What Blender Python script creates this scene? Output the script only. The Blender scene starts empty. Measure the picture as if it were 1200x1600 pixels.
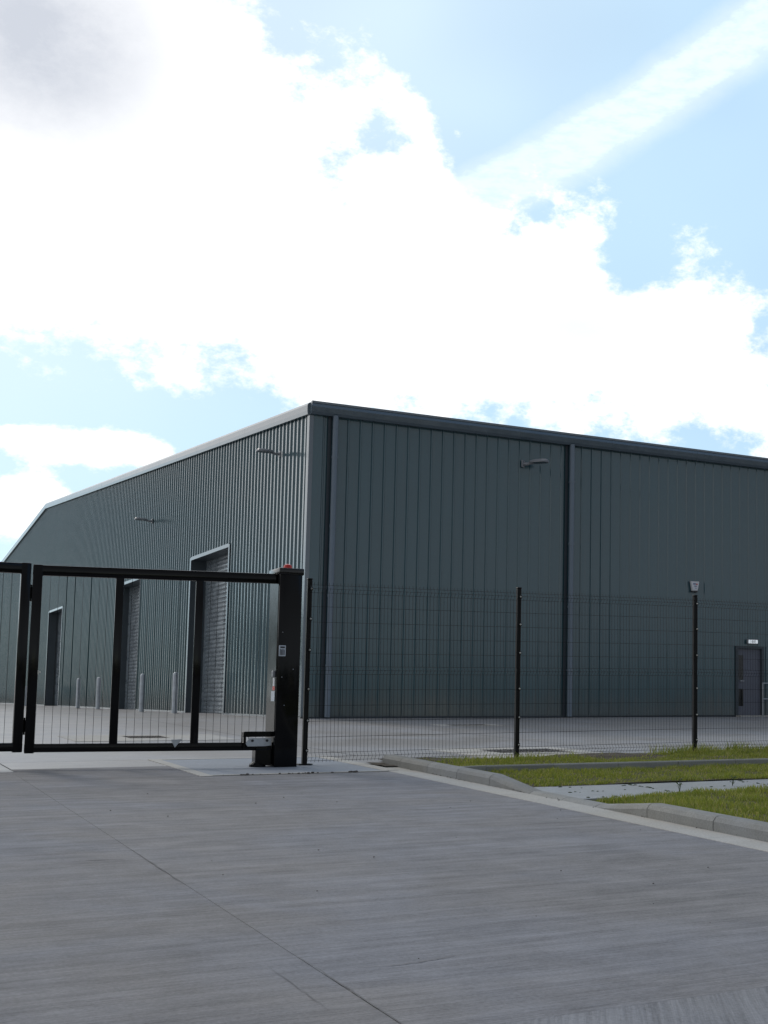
import bpy, bmesh, math, random
import numpy as np
from mathutils import Vector, Matrix
random.seed(7); np.random.seed(7)
scene = bpy.context.scene
C = scene.collection

# ------------------------------------------------------------------ camera
CZ = 1.35
F_PX, PX, PY = 2050.96, 1019.85, 892.05          # focal length and lens axis in photo pixels (1200 x 1600)
YAW, PITCH, ROLL = 0.56209, 0.09703, 0.004907
fw = Vector((math.sin(YAW)*math.cos(PITCH), math.cos(YAW)*math.cos(PITCH), math.sin(PITCH)))
rt = Vector((math.cos(YAW), -math.sin(YAW), 0)); up = rt.cross(fw)
r2 = math.cos(ROLL)*rt + math.sin(ROLL)*up; u2 = -math.sin(ROLL)*rt + math.cos(ROLL)*up
cd = bpy.data.cameras.new('camera'); cam = bpy.data.objects.new('camera', cd); C.objects.link(cam)
cam.matrix_world = Matrix(((r2.x, u2.x, -fw.x, 0), (r2.y, u2.y, -fw.y, 0), (r2.z, u2.z, -fw.z, CZ), (0, 0, 0, 1)))
cd.sensor_fit = 'VERTICAL'; cd.sensor_height = 36; cd.lens = 36*F_PX/1600
cd.shift_x = (600-PX)/1600; cd.shift_y = (PY-800)/1600
cd.clip_end = 4000; cd.clip_start = 0.05
scene.camera = cam
scene.render.resolution_x = 768; scene.render.resolution_y = 1024
vs = scene.view_settings
vs.view_transform = 'Standard'; vs.look = 'None'; vs.gamma = 1; vs.exposure = 0.0; vs.use_curve_mapping = False

# ------------------------------------------------------------------ sun and sky
SUN_AZ, SUN_EL = math.radians(-14), math.radians(38)       # azimuth from +Y towards +X
S = Vector((math.sin(SUN_AZ)*math.cos(SUN_EL), math.cos(SUN_AZ)*math.cos(SUN_EL), math.sin(SUN_EL)))
sl = bpy.data.lights.new('sun', 'SUN'); sl.energy = .8; sl.angle = math.radians(11); sl.color = (1, .95, .87)
so = bpy.data.objects.new('sun', sl); C.objects.link(so); so.rotation_euler = S.to_track_quat('Z', 'Y').to_euler()

world = bpy.data.worlds.new('World'); scene.world = world; world.use_nodes = True
nt = world.node_tree; nt.nodes.clear()
world.cycles.sampling_method = 'MANUAL'; world.cycles.sample_map_resolution = 512

class NG:
    """tiny helper to write node graphs as expressions"""
    def __init__(s, nt): s.nt = nt
    def node(s, t, **k):
        n = s.nt.nodes.new(t)
        for a, v in k.items(): setattr(n, a, v)
        return n
    def put(s, sock, v):
        if isinstance(v, bpy.types.NodeSocket): s.nt.links.new(v, sock)
        elif v is not None: sock.default_value = v
    def m(s, op, a, b=None, c=None, clamp=False):
        n = s.node('ShaderNodeMath', operation=op, use_clamp=clamp)
        for i, v in enumerate((a, b, c)): s.put(n.inputs[i], v)
        return n.outputs[0]
    def vm(s, op, a, b=None):
        n = s.node('ShaderNodeVectorMath', operation=op)
        for i, v in enumerate((a, b)): s.put(n.inputs[i], v)
        return n.outputs[0]
    def sep(s, v):
        n = s.node('ShaderNodeSeparateXYZ'); s.put(n.inputs[0], v); return n.outputs
    def comb(s, x, y, z):
        n = s.node('ShaderNodeCombineXYZ')
        for i, v in enumerate((x, y, z)): s.put(n.inputs[i], v)
        return n.outputs[0]
    def noise(s, vec, scale, detail=4, rough=.5, dist=0.0):
        n = s.node('ShaderNodeTexNoise'); s.put(n.inputs['Vector'], vec); n.inputs['Scale'].default_value = scale
        n.inputs['Detail'].default_value = detail; n.inputs['Roughness'].default_value = rough; n.inputs['Distortion'].default_value = dist
        return n.outputs['Fac']
    def ss(s, v, a, b, lo=0.0, hi=1.0, typ='SMOOTHSTEP'):
        n = s.node('ShaderNodeMapRange', interpolation_type=typ)
        s.put(n.inputs[0], v); s.put(n.inputs[1], a); s.put(n.inputs[2], b); s.put(n.inputs[3], lo); s.put(n.inputs[4], hi)
        return n.outputs[0]
    def mix(s, f, a, b, blend='MIX'):
        n = s.node('ShaderNodeMix', data_type='RGBA', blend_type=blend)
        s.put(n.inputs[0], f)
        for sk, v in ((n.inputs[6], a), (n.inputs[7], b)):
            s.put(sk, (*v, 1) if isinstance(v, tuple) and len(v) == 3 else v)
        return n.outputs[2]

def pix_ae(x, y):
    """photo pixel -> (azimuth, elevation) of that spot of the sky, degrees"""
    d = fw + r2*((x-PX)/F_PX) - u2*((y-PY)/F_PX); d.normalize()
    return math.degrees(math.atan2(d.x, d.y)), math.degrees(math.asin(d.z))

g = NG(nt)
dirv = g.node('ShaderNodeTexCoord').outputs['Generated']
dx, dy, dz = g.sep(dirv)
az = g.m('MULTIPLY', g.m('ARCTAN2', dx, dy), 180/math.pi)
el = g.m('MULTIPLY', g.m('ARCSINE', dz), 180/math.pi)
# fractal noise shared by the clouds
nv = g.comb(dx, dy, g.m('MULTIPLY', dz, 1.5))
n_big = g.noise(nv, 2.3, 1, .55)
n_edge = g.noise(nv, 14.0, 6, .68)
puff = g.m('MULTIPLY', g.m('SUBTRACT', n_edge, .5), 12.0)

def edge_curve(pts, lo, hi):
    """cloud edge: elevation as a function of azimuth"""
    n = g.node('ShaderNodeFloatCurve'); cu = n.mapping.curves[0]
    A0, A1 = -40.0, 60.0
    pp = sorted(pts)
    while len(cu.points) < len(pp): cu.points.new(.5, .5)
    for q, (a, e) in zip(cu.points, pp):
        q.location = ((a-A0)/(A1-A0), (e-lo)/(hi-lo)); q.handle_type = 'VECTOR'
    n.mapping.update()
    g.put(n.inputs['Value'], g.ss(az, A0, A1, typ='LINEAR'))
    return g.ss(n.outputs[0], 0.0, 1.0, lo, hi, 'LINEAR')
up_pts = [pix_ae(x, y) for x, y in ((320, -20), (430, 62), (560, 128), (655, 205), (745, 300), (850, 362), (940, 372), (985, 425), (1120, 428), (1200, 462))]
up_pts = [(-40, 46), (-15, 41)] + up_pts + [(42, 15), (46, 10), (60, 13)]
lo_pts = [pix_ae(x, y) for x, y in ((0, 520), (120, 525), (250, 540), (370, 585), (480, 640), (700, 690), (900, 672), (1000, 655), (1120, 690), (1200, 668))]
lo_pts = [(-40, 3), (-15, 7)] + lo_pts + [(46, 2), (60, 1)]
e_up = edge_curve(up_pts, 0, 50); e_lo = edge_curve(lo_pts, 0, 50)
band = g.m('MINIMUM', g.m('SUBTRACT', e_up, el), g.m('SUBTRACT', el, e_lo))
band = g.m('MINIMUM', band, 2.9)
def blob(x, y, rx, ry, amp):
    a, e = pix_ae(x, y)
    u = g.m('DIVIDE', g.m('SUBTRACT', az, a), rx); v = g.m('DIVIDE', g.m('SUBTRACT', el, e), ry)
    r = g.m('ADD', g.m('MULTIPLY', u, u), g.m('MULTIPLY', v, v))
    return g.m('MULTIPLY', g.m('EXPONENT', g.m('MULTIPLY', r, -1.0)), amp)
def add(*a):
    o = a[0]
    for q in a[1:]: o = g.m('ADD', o, q)
    return o
holes = add(blob(526, 262, 1.7, 2.2, -2.7), blob(600, 215, 1.4, 1.2, -2.0), blob(362, 495, 1.2, 1.2, -2.3), blob(1195, 540, 1.1, 1.8, -3.0))
main = g.ss(add(band, puff, holes), -1.1, 1.3)
# lower, flatter cumulus near the horizon and one stray puff
low = add(blob(175, 702, 3.4, .85, 7.5), blob(20, 682, 1.6, .5, 6.5), blob(40, 790, 2.3, 1.5, 9.0), blob(715, 212, .7, .5, 4.4), blob(600, 92, .4, .5, 3.4))
low = g.ss(add(low, g.m('MULTIPLY', puff, 1.3), -4.2), -.6, 2.2)
# the rest of the sky: broken cumulus with the same edges
azd = g.m('ABSOLUTE', g.m('SUBTRACT', az, 18.0))
frame_out = g.m('MAXIMUM', g.ss(azd, 24, 40), g.ss(el, 30, 40))
gen = g.ss(add(g.m('MULTIPLY', g.m('SUBTRACT', n_big, .47), 46.0), puff), -.4, 1.2)
gen = g.m('MULTIPLY', gen, frame_out)
cloud = g.m('MAXIMUM', g.m('MAXIMUM', main, low), gen)
# old contrail, spread by the wind
(a0, e0), (a1, e1) = pix_ae(742, 312), pix_ae(1200, 32)
tl = math.hypot(a1-a0, e1-e0); tx, ty = (a1-a0)/tl, (e1-e0)/tl
al = g.m('ADD', g.m('MULTIPLY', g.m('SUBTRACT', az, a0), tx), g.m('MULTIPLY', g.m('SUBTRACT', el, e0), ty))
ac = g.m('ADD', g.m('MULTIPLY', g.m('SUBTRACT', az, a0), -ty), g.m('MULTIPLY', g.m('SUBTRACT', el, e0), tx))
streak = g.noise(g.comb(g.m('MULTIPLY', az, .9), g.m('MULTIPLY', el, 2.6), 3.0), 1.0, 4, .66)
acw = g.m('ADD', ac, g.m('MULTIPLY', g.m('SUBTRACT', n_edge, .5), 1.1))
trail = g.m('MULTIPLY', g.ss(g.m('ABSOLUTE', acw), .7, 2.0, 1, 0), g.ss(al, -6.0, -1.0))
trail = g.m('MULTIPLY', g.m('MULTIPLY', trail, g.ss(al, 18, 40, 1, 0)), g.ss(streak, .3, .6, .88, 1.0))
# thin veil that pales the blue
thick = g.noise(nv, 3.4, 2, .55)
sd = g.m('ADD', g.m('ADD', g.m('MULTIPLY', dx, S.x), g.m('MULTIPLY', dy, S.y)), g.m('MULTIPLY', dz, S.z))   # cosine of the angle to the sun
veil = g.m('MULTIPLY', g.ss(thick, .3, .7, .58, .80), g.ss(sd, .0, .75, .12, 1.1))
sky = g.node('ShaderNodeTexSky', sky_type='NISHITA'); sky.sun_disc = False
sky.sun_elevation = SUN_EL; sky.sun_rotation = SUN_AZ; sky.air_density = 1.0; sky.dust_density = .2; sky.ozone_density = 2.0
bg_sky = g.node('ShaderNodeBackground'); g.put(bg_sky.inputs[0], sky.outputs[0]); bg_sky.inputs[1].default_value = .12
# cloud brightness: thick parts greyer
core = g.m('ADD', blob(60, 60, 5.6, 4.6, 1.0), blob(900, 515, 5.6, 1.8, .50))
shade = g.m('MAXIMUM', g.m('MULTIPLY', core, g.ss(n_edge, .2, .7, .8, 1.1)), g.m('MULTIPLY', g.ss(thick, .5, .75), g.m('MULTIPLY', frame_out, .9)), clamp=True)
ccol = g.mix(shade, (1.35, 1.35, 1.35), (.66, .70, .78))
ccol = g.mix(g.ss(sd, -.15, .70), g.mix(1.0, ccol, (.20, .21, .23), 'MULTIPLY'), ccol)
ccol = g.mix(g.ss(el, 26, 46), ccol, g.mix(1.0, ccol, (.40, .42, .46), 'MULTIPLY'))      # overhead one sees the grey undersides
# lit from behind: bright round the sun, grey opposite it
ccol = g.mix(g.ss(el, 3, 20, .35, 0), ccol, (.96, 1.06, 1.14))
bg_c = g.node('ShaderNodeBackground'); g.put(bg_c.inputs[0], ccol); bg_c.inputs[1].default_value = 1.0
bg_v = g.node('ShaderNodeBackground'); g.put(bg_v.inputs[0], g.mix(g.m('MAXIMUM', trail, g.ss(sd, .72, .95)), (.64, .89, 1.10), (.92, 1.08, 1.15))); bg_v.inputs[1].default_value = 1.0
def mixsh(f, a, b):
    n = g.node('ShaderNodeMixShader'); g.put(n.inputs[0], f); nt.links.new(a.outputs[0], n.inputs[1]); nt.links.new(b.outputs[0], n.inputs[2]); return n
s1 = mixsh(g.m('MAXIMUM', veil, trail), bg_sky, bg_v)
s2 = mixsh(cloud, s1, bg_c)
wo = g.node('ShaderNodeOutputWorld'); nt.links.new(s2.outputs[0], wo.inputs[0])

# ------------------------------------------------------------------ materials
def new_mat(name):
    m = bpy.data.materials.new(name); m.use_nodes = True
    b = m.node_tree.nodes['Principled BSDF']; return m, NG(m.node_tree), b
def bump(q, b, h, strength, dist=.01):
    n = q.node('ShaderNodeBump'); n.inputs['Strength'].default_value = strength; n.inputs['Distance'].default_value = dist
    q.put(n.inputs['Height'], h); q.nt.links.new(n.outputs[0], b.inputs['Normal'])
def wpos(q): return q.node('ShaderNodeNewGeometry').outputs['Position']
def orand(q): return q.node('ShaderNodeObjectInfo').outputs['Random']

def paint(name, col, rough=.4, var=.12, coat=0.0, ior=1.5, rvar=.12, bumpy=0.0, metallic=0.0, objvar=0.0, dirt=None, scale=2.0):
    m, q, b = new_mat(name); P = wpos(q)
    n1 = q.noise(P, scale, 6, .6); n2 = q.noise(P, scale*17, 4, .6)
    f = q.m('ADD', q.m('MULTIPLY', n1, .7), q.m('MULTIPLY', n2, .3))
    c0 = tuple(c*(1-var) for c in col); c1 = tuple(c*(1+var) for c in col)
    c = q.mix(q.ss(f, .3, .7), c0, c1)
    if objvar:
        c = q.mix(orand(q), c, q.mix(1.0, c, (1-objvar,)*3, 'MULTIPLY'))
    if dirt is not None:       # dust splashed up the foot of the walls, streaks running down
        z0, dcol = dirt
        px, py, pz = q.sep(P)
        st = q.noise(q.comb(q.m('MULTIPLY', px, 9), q.m('MULTIPLY', py, 9), q.m('MULTIPLY', pz, .35)), 1.0, 5, .6)
        low_ = q.ss(q.m('SUBTRACT', pz, q.m('MULTIPLY', st, .9)), z0-.5, z0+.35, 1, 0)
        d = q.m('ADD', q.m('MULTIPLY', low_, .45), q.m('MULTIPLY', q.ss(st, .52, .8), .10))
        c = q.mix(d, c, dcol)
    q.put(b.inputs['Base Color'], c)
    q.put(b.inputs['Roughness'], q.ss(f, .25, .75, max(0, rough-rvar), rough+rvar))
    b.inputs['Metallic'].default_value = metallic
    b.inputs['IOR'].default_value = ior; b.inputs['Coat Weight'].default_value = coat; b.inputs['Coat Roughness'].default_value = .12
    if bumpy: bump(q, b, q.noise(P, scale*5, 3, .5), bumpy, .01)
    return m

ZB = .808                      # yard level at the building
M = {}
M['clad'] = paint('cladding_paint', (.046, .104, .126), .20, .05, ior=1.5, coat=.7, objvar=.05, scale=.9, dirt=(ZB+.1, (.13, .125, .115)), rvar=.05)
M['trim'] = paint('trim_paint', (.080, .115, .145), .17, .07, rvar=.05, ior=1.9)
M['pipe'] = paint('downpipe_paint', (.160, .205, .255), .36, .08)
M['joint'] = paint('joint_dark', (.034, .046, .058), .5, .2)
M['reveal'] = paint('reveal_paint', (.050, .065, .078), .45, .1)
M['slat'] = paint('shutter_paint', (.30, .34, .375), .28, .12, metallic=.4)
M['door'] = paint('door_paint', (.115, .125, .160), .45, .1)
M['black'] = paint('black_powder_coat', (.0035, .0037, .0045), .12, .25, rvar=.04, scale=5, ior=1.3)
M['blackfence'] = paint('black_fence_coat', (.005, .0053, .006), .34, .2, scale=6, ior=1.3)
M['galv'] = paint('galvanised_steel', (.42, .45, .48), .42, .2, metallic=.7, scale=8)
M['galvdull'] = paint('dull_galvanised', (.46, .50, .54), .5, .18, metallic=.25, scale=6)
M['bolt'] = paint('zinc_bolt', (.62, .62, .58), .35, .1, metallic=.6)
M['white'] = paint('white_plastic', (.72, .73, .76), .35, .05)
M['grey'] = paint('lamp_grey', (.24, .25, .27), .4, .1)
M['cap'] = paint('cap_grey', (.006, .0063, .0075), .12, .06, rvar=.03, ior=1.5)
M['red'] = paint('red_lens', (.55, .02, .015), .2, .1)
M['blue'] = paint('print_blue', (.03, .05, .22), .5, .1)
M['ink'] = paint('print_black', (.02, .02, .025), .5, .1)
M['paper'] = paint('label_paper', (.55, .60, .66), .45, .06)
M['litwhite'] = paint('lit_diffuser', (.75, .77, .8), .4, .03)
b_ = M['litwhite'].node_tree.nodes['Principled BSDF']; b_.inputs['Emission Color'].default_value = (.85, .93, 1, 1); b_.inputs['Emission Strength'].default_value = .45
M['glassdark'] = paint('dark_glass', (.008, .009, .011), .08, .1, rvar=.03)
M['lens'] = paint('lamp_lens', (.10, .11, .12), .12, .1, rvar=.03)
M['iron'] = paint('cast_iron', (.055, .045, .038), .6, .3, scale=12, bumpy=.3)
M['roof'] = paint('roof_sheet', (.16, .20, .22), .4, .1)

def concrete(name, col, along='X', streak=.5, blotch=.25, broom=.5, warm=(1, 1, 1), rough=.8, fan=None, spots=True, objvar=.1):
    m, q, b = new_mat(name); P = wpos(q); x, y, z = q.sep(P)
    if fan is not None:
        ca, sa = math.cos(fan), math.sin(fan)
        u = q.m('ADD', q.m('MULTIPLY', x, ca), q.m('MULTIPLY', y, sa)); v = q.m('SUBTRACT', q.m('MULTIPLY', y, ca), q.m('MULTIPLY', x, sa))
    else:
        u, v = (x, y) if along == 'X' else (y, x)
    wob = q.m('MULTIPLY', q.m('SUBTRACT', q.noise(P, .45, 2, .5), .5), .12)
    v = q.m('ADD', v, wob)
    s1 = q.noise(q.comb(q.m('MULTIPLY', u, .55), q.m('MULTIPLY', v, 8), 0.0), 1.0, 7, .72)
    s2 = q.noise(q.comb(q.m('MULTIPLY', u, 1.8), q.m('MULTIPLY', v, 60), 5.0), 1.0, 4, .7)
    bl = q.noise(P, .55, 7, .6, .5)
    bm = q.noise(P, 3.0, 6, .65, .3)
    fi = q.noise(P, 55, 4, .75)
    s1c = q.ss(s1, .32, .68, -.5, .5); blc = q.ss(bl, .32, .68, -.5, .5); bmc = q.ss(bm, .32, .68, -.5, .5)
    t = add_(q, (s1c, streak*.26), (q.m('SUBTRACT', s2, .5), streak*.7), (blc, blotch*.30), (bmc, blotch*.34), (q.m('SUBTRACT', fi, .5), .95))
    k = q.m('ADD', 1.0, t)
    tint = q.mix(q.ss(bl, .35, .68), tuple(c*w for c, w in zip(col, warm)), col)
    c = q.mix(1.0, tint, q.comb(k, k, k), 'MULTIPLY')
    # pale laitance scuffs
    sc = q.m('MULTIPLY', q.ss(q.noise(q.comb(q.m('MULTIPLY', u, .8), q.m('MULTIPLY', v, 4.5), 9.0), 1.0, 6, .66, .5), .62, .80), q.ss(bm, .42, .62))
    c = q.mix(q.m('MULTIPLY', sc, .55), c, tuple(min(1, w*1.55) for w in col))
    if spots:
        vo = q.node('ShaderNodeTexVoronoi'); vo.inputs['Scale'].default_value = 2.1; q.put(vo.inputs['Vector'], P)
        sp = q.m('MULTIPLY', q.ss(vo.outputs['Distance'], .02, .045, 1, 0), q.ss(q.noise(P, 1.3, 2, .5), .55, .6))
        c = q.mix(q.m('MULTIPLY', sp, .6), c, (.05, .05, .052))
    if objvar: c = q.mix(orand(q), c, q.mix(1.0, c, (1-objvar,)*3, 'MULTIPLY'))
    q.put(b.inputs['Base Color'], c)
    q.put(b.inputs['Roughness'], q.ss(bl, .3, .7, rough-.1, rough+.08))
    b.inputs['Specular IOR Level'].default_value = .35
    h = add_(q, (s2, broom), (s1, broom*.6), (fi, .25), (bm, .3))
    bump(q, b, h, .55, .006)
    return m
def add_(q, *terms):
    o = None
    for v, k in terms:
        t = q.m('MULTIPLY', v, k); o = t if o is None else q.m('ADD', o, t)
    return o
M['road'] = concrete('road_concrete', (.214, .217, .238), 'X', 1.25, .62, 1.5, (1.06, 1.0, .92))  # cooler and darker than the yard: foreground shade put into the colour
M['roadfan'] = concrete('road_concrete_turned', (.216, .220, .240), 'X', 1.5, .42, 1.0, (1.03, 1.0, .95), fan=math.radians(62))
M['yard'] = concrete('yard_concrete', (.345, .345, .36), 'X', .45, .22, .4, (1.06, 1.0, .92), .45)  # warmer and paler than the road: sunlight put into the colour
M['slab'] = concrete('base_slab_concrete', (.30, .325, .37), 'X', .10, .16, .2, (1.0, 1.0, 1.0), .65, spots=False)
M['pale'] = concrete('pale_concrete', (.46, .455, .44), 'Y', .12, .22, .2, (1.04, 1.0, .94), .85, spots=False)
M['kerb'] = concrete('kerb_concrete', (.27, .278, .282), 'Y', .25, .42, .15, (1.04, 1.0, .92), .85, spots=False, objvar=.18)
M['path'] = concrete('path_concrete', (.33, .35, .375), 'X', .15, .32, .3, (1.02, 1.0, .94), .8, spots=False, objvar=.15)
M['edging'] = concrete('edging_concrete', (.33, .335, .335), 'X', .12, .35, .2, (1.0, 1.0, .9), .85, spots=False, objvar=.2)
M['sealant'] = paint('joint_sealant', (.165, .160, .165), .85, .3, scale=8)

def soil_mat():
    m, q, b = new_mat('soil'); P = wpos(q)
    n = q.noise(P, 6, 8, .7); c = q.mix(q.ss(n, .3, .7), (.035, .027, .019), (.10, .08, .055))
    q.put(b.inputs['Base Color'], c); b.inputs['Roughness'].default_value = .95; bump(q, b, n, .8, .04); return m
M['soil'] = soil_mat()
def grass_mat(name, a, bcol, dry):
    m, q, b = new_mat(name); P = wpos(q)
    at = q.node('ShaderNodeAttribute', attribute_name='tone').outputs['Fac']
    n = q.noise(P, 1.7, 5, .6)
    c = q.mix(q.ss(q.m('ADD', q.m('MULTIPLY', n, .6), q.m('MULTIPLY', at, .4)), .25, .75), a, bcol)
    c = q.mix(q.ss(at, .80, .98), c, dry)
    q.put(b.inputs['Base Color'], c); b.inputs['Roughness'].default_value = .55
    tr = q.node('ShaderNodeBsdfTranslucent'); q.put(tr.inputs[0], q.mix(1.0, c, (1.1, 1.15, .7), 'MULTIPLY'))
    mx = q.node('ShaderNodeMixShader'); mx.inputs[0].default_value = .45
    q.nt.links.new(b.outputs[0], mx.inputs[1]); q.nt.links.new(tr.outputs[0], mx.inputs[2])
    out = [o for o in q.nt.nodes if o.type == 'OUTPUT_MATERIAL'][0]; q.nt.links.new(mx.outputs[0], out.inputs[0])
    return m
M['grass'] = grass_mat('grass_blades', (.19, .235, .042), (.33, .345, .075), (.46, .39, .19))
M['weed'] = grass_mat('weed_leaves', (.05, .085, .02), (.09, .12, .03), (.16, .10, .05))

# ------------------------------------------------------------------ mesh helpers
class MB:
    def __init__(s): s.v = []; s.f = []
    def quad(s, *p): n = len(s.v); s.v += [tuple(q) for q in p]; s.f.append(tuple(range(n, n+len(p)))); return s
    def box(s, x0, x1, y0, y1, z0, z1):
        n = len(s.v)
        s.v += [(x, y, z) for z in (z0, z1) for y in (y0, y1) for x in (x0, x1)]
        s.f += [tuple(n+i for i in q) for q in ((0, 2, 3, 1), (4, 5, 7, 6), (0, 1, 5, 4), (2, 6, 7, 3), (0, 4, 6, 2), (1, 3, 7, 5))]
        return s
    def rbox(s, x0, x1, y0, y1, z0, z1, r=.01, seg=2):
        bm = bmesh.new(); bmesh.ops.create_cube(bm, size=1)
        for v in bm.verts: v.co = Vector((x0+(v.co.x+.5)*(x1-x0), y0+(v.co.y+.5)*(y1-y0), z0+(v.co.z+.5)*(z1-z0)))
        bmesh.ops.bevel(bm, geom=bm.edges[:], offset=r, segments=seg, affect='EDGES', profile=.5)
        return s.frombm(bm)
    def frombm(s, bm):
        n = len(s.v); bm.verts.index_update()
        s.v += [tuple(v.co) for v in bm.verts]; s.f += [tuple(n+v.index for v in f.verts) for f in bm.faces]; bm.free(); return s
    def prism(s, poly, axis, a, b):
        """poly: 2-D outline in the other two axes (order kept), extruded along axis from a to b"""
        def P(u, v, w): return {0: (w, u, v), 1: (u, w, v), 2: (u, v, w)}[axis]
        n = len(s.v); k = len(poly)
        s.v += [P(u, v, a) for u, v in poly] + [P(u, v, b) for u, v in poly]
        s.f += [tuple(range(n+k-1, n-1, -1)), tuple(range(n+k, n+2*k))]
        s.f += [(n+i, n+(i+1) % k, n+k+(i+1) % k, n+k+i) for i in range(k)]
        return s
    def tube(s, pts, r, sides=8, caps=True):
        pts = [Vector(p) for p in pts]; n0 = len(s.v); rs = r if isinstance(r, (list, tuple)) else [r]*len(pts)
        for i, p in enumerate(pts):
            t = (pts[min(i+1, len(pts)-1)]-pts[max(i-1, 0)]).normalized()
            a = Vector((0, 0, 1)) if abs(t.z) < .9 else Vector((1, 0, 0))
            e1 = t.cross(a).normalized(); e2 = t.cross(e1)
            for k in range(sides):
                th = 2*math.pi*(k+.5)/sides; s.v.append(tuple(p+rs[i]*(math.cos(th)*e1+math.sin(th)*e2)))
        for i in range(len(pts)-1):
            for k in range(sides):
                a, b = n0+i*sides+k, n0+i*sides+(k+1) % sides
                s.f.append((a, b, b+sides, a+sides))
        if caps:
            s.f.append(tuple(n0+k for k in range(sides-1, -1, -1))); e = n0+(len(pts)-1)*sides; s.f.append(tuple(e+k for k in range(sides)))
        return s
    def lathe(s, prof, cx=0, cy=0, sides=20):
        n0 = len(s.v)
        for r, z in prof:
            for k in range(sides):
                th = 2*math.pi*k/sides; s.v.append((cx+r*math.cos(th), cy+r*math.sin(th), z))
        for i in range(len(prof)-1):
            for k in range(sides):
                a, b = n0+i*sides+k, n0+i*sides+(k+1) % sides; s.f.append((a, b, b+sides, a+sides))
        s.f.append(tuple(n0+k for k in range(sides-1, -1, -1))); e = n0+(len(prof)-1)*sides; s.f.append(tuple(e+k for k in range(sides)))
        return s
    def mesh(s, name, mat, smooth=False):
        me = bpy.data.meshes.new(name); me.from_pydata(s.v, [], s.f); me.update()
        if mat: me.materials.append(M[mat])
        if smooth:
            me.polygons.foreach_set('use_smooth', [True]*len(me.polygons))
            bm = bmesh.new(); bm.from_mesh(me); bmesh.ops.recalc_face_normals(bm, faces=bm.faces[:])
            for e in bm.edges:
                if len(e.link_faces) == 2 and e.calc_face_angle(0) > math.radians(40): e.smooth = False
            bm.to_mesh(me); bm.free()
        return me
def link(name, me, parent=None, loc=(0, 0, 0), rz=0):
    o = bpy.data.objects.new(name, me); C.objects.link(o); o.location = loc; o.rotation_euler = (0, 0, rz)
    if parent: o.parent = parent
    return o
def obj(name, mb, mat, parent=None, smooth=False, loc=(0, 0, 0), rz=0):
    """mesh given in the parent's space"""
    return link(name, mb.mesh(name, mat, smooth), parent, loc, rz)
def wobj(name, mb, mat, parent=None, smooth=False):
    """mesh given in world space: shifted into the parent's space"""
    if parent:
        L = Vector((0, 0, 0)); q = parent
        while q: L += q.location; q = q.parent
        mb.v = [(a-L.x, b-L.y, c-L.z) for a, b, c in mb.v]
    return link(name, mb.mesh(name, mat, smooth), parent)
def tag(o, label=None, cat=None, group=None, kind=None):
    for k, v in (('label', label), ('category', cat), ('group', group), ('kind', kind)):
        if v: o[k] = v
    return o
def thing(name, label, cat, loc=(0, 0, 0), rz=0, group=None):
    return tag(link(name, None, None, loc, rz), label, cat, group)

# ------------------------------------------------------------------ ground levels
YF, XC, YC = 16.643, 10.31, 32.963
def gh(y):
    if y < YF: return .49+(y-YF)*.028
    if y < YC: return .49+(y-YF)*(ZB-.49)/(YC-YF)
    return ZB
def sheet(xs, ys, dz, mb=None):
    mb = mb or MB(); n = len(mb.v)
    mb.v += [(x, y, gh(y)+dz) for y in ys for x in xs]; k = len(xs)
    mb.f += [(n+j*k+i, n+j*k+i+1, n+(j+1)*k+i+1, n+(j+1)*k+i) for j in range(len(ys)-1) for i in range(k-1)]
    return mb
BY = [-600, -60, -10, 5, 16.643, 20, 26, 32.963, 60, 140, 900]
tag(obj('ground', sheet([-800, -60, 0, 60, 800], BY, -.16), 'soil'), kind='structure')

# road: cast concrete slabs with sealed joints between them
road = tag(link('road', None), kind='structure')
XJ, XK = 1.87, 5.90
def slabpiece(x0, x1, y0, y1, mat, parent, dz=0.0, th=.14, gap=.0018, name='concrete_slab'):
    x0 += gap; x1 -= gap; y0 += gap; y1 -= gap; ch = .0015
    mb = MB(); z0, z1 = gh(y0)+dz, gh(y1)+dz
    lo = [(x0, y0, z0-th), (x1, y0, z0-th), (x1, y1, z1-th), (x0, y1, z1-th)]
    mi = [(x0, y0, z0-ch), (x1, y0, z0-ch), (x1, y1, z1-ch), (x0, y1, z1-ch)]
    hi = [(x0+ch, y0+ch, z0), (x1-ch, y0+ch, z0), (x1-ch, y1-ch, z1), (x0+ch, y1-ch, z1)]
    mb.v = lo+mi+hi
    mb.f = [(8, 9, 10, 11)]+[(a+i, a+(i+1) % 4, a+4+(i+1) % 4, a+4+i) for a in (0, 4) for i in range(4)]
    return wobj(name, mb, mat, parent)
TANY = 16.55  # the painted sunlit yard tone and shaded road tone meet here
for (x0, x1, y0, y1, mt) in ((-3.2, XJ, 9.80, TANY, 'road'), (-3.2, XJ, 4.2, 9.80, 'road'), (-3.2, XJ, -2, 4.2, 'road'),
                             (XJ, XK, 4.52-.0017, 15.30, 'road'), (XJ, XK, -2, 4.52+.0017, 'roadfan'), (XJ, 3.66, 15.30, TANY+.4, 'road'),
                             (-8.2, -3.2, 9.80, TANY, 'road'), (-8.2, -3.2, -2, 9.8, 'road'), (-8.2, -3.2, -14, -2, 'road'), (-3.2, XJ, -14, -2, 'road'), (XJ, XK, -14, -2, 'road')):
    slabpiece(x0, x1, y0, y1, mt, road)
wobj('joint_sealant', sheet([-8.2, XK], [-14, TANY], -.009).quad(*[(x, y, gh(y)-.009) for x, y in ((XJ, TANY), (3.66, TANY), (3.66, TANY+.4), (XJ, TANY+.4))]), 'sealant', road)
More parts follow.
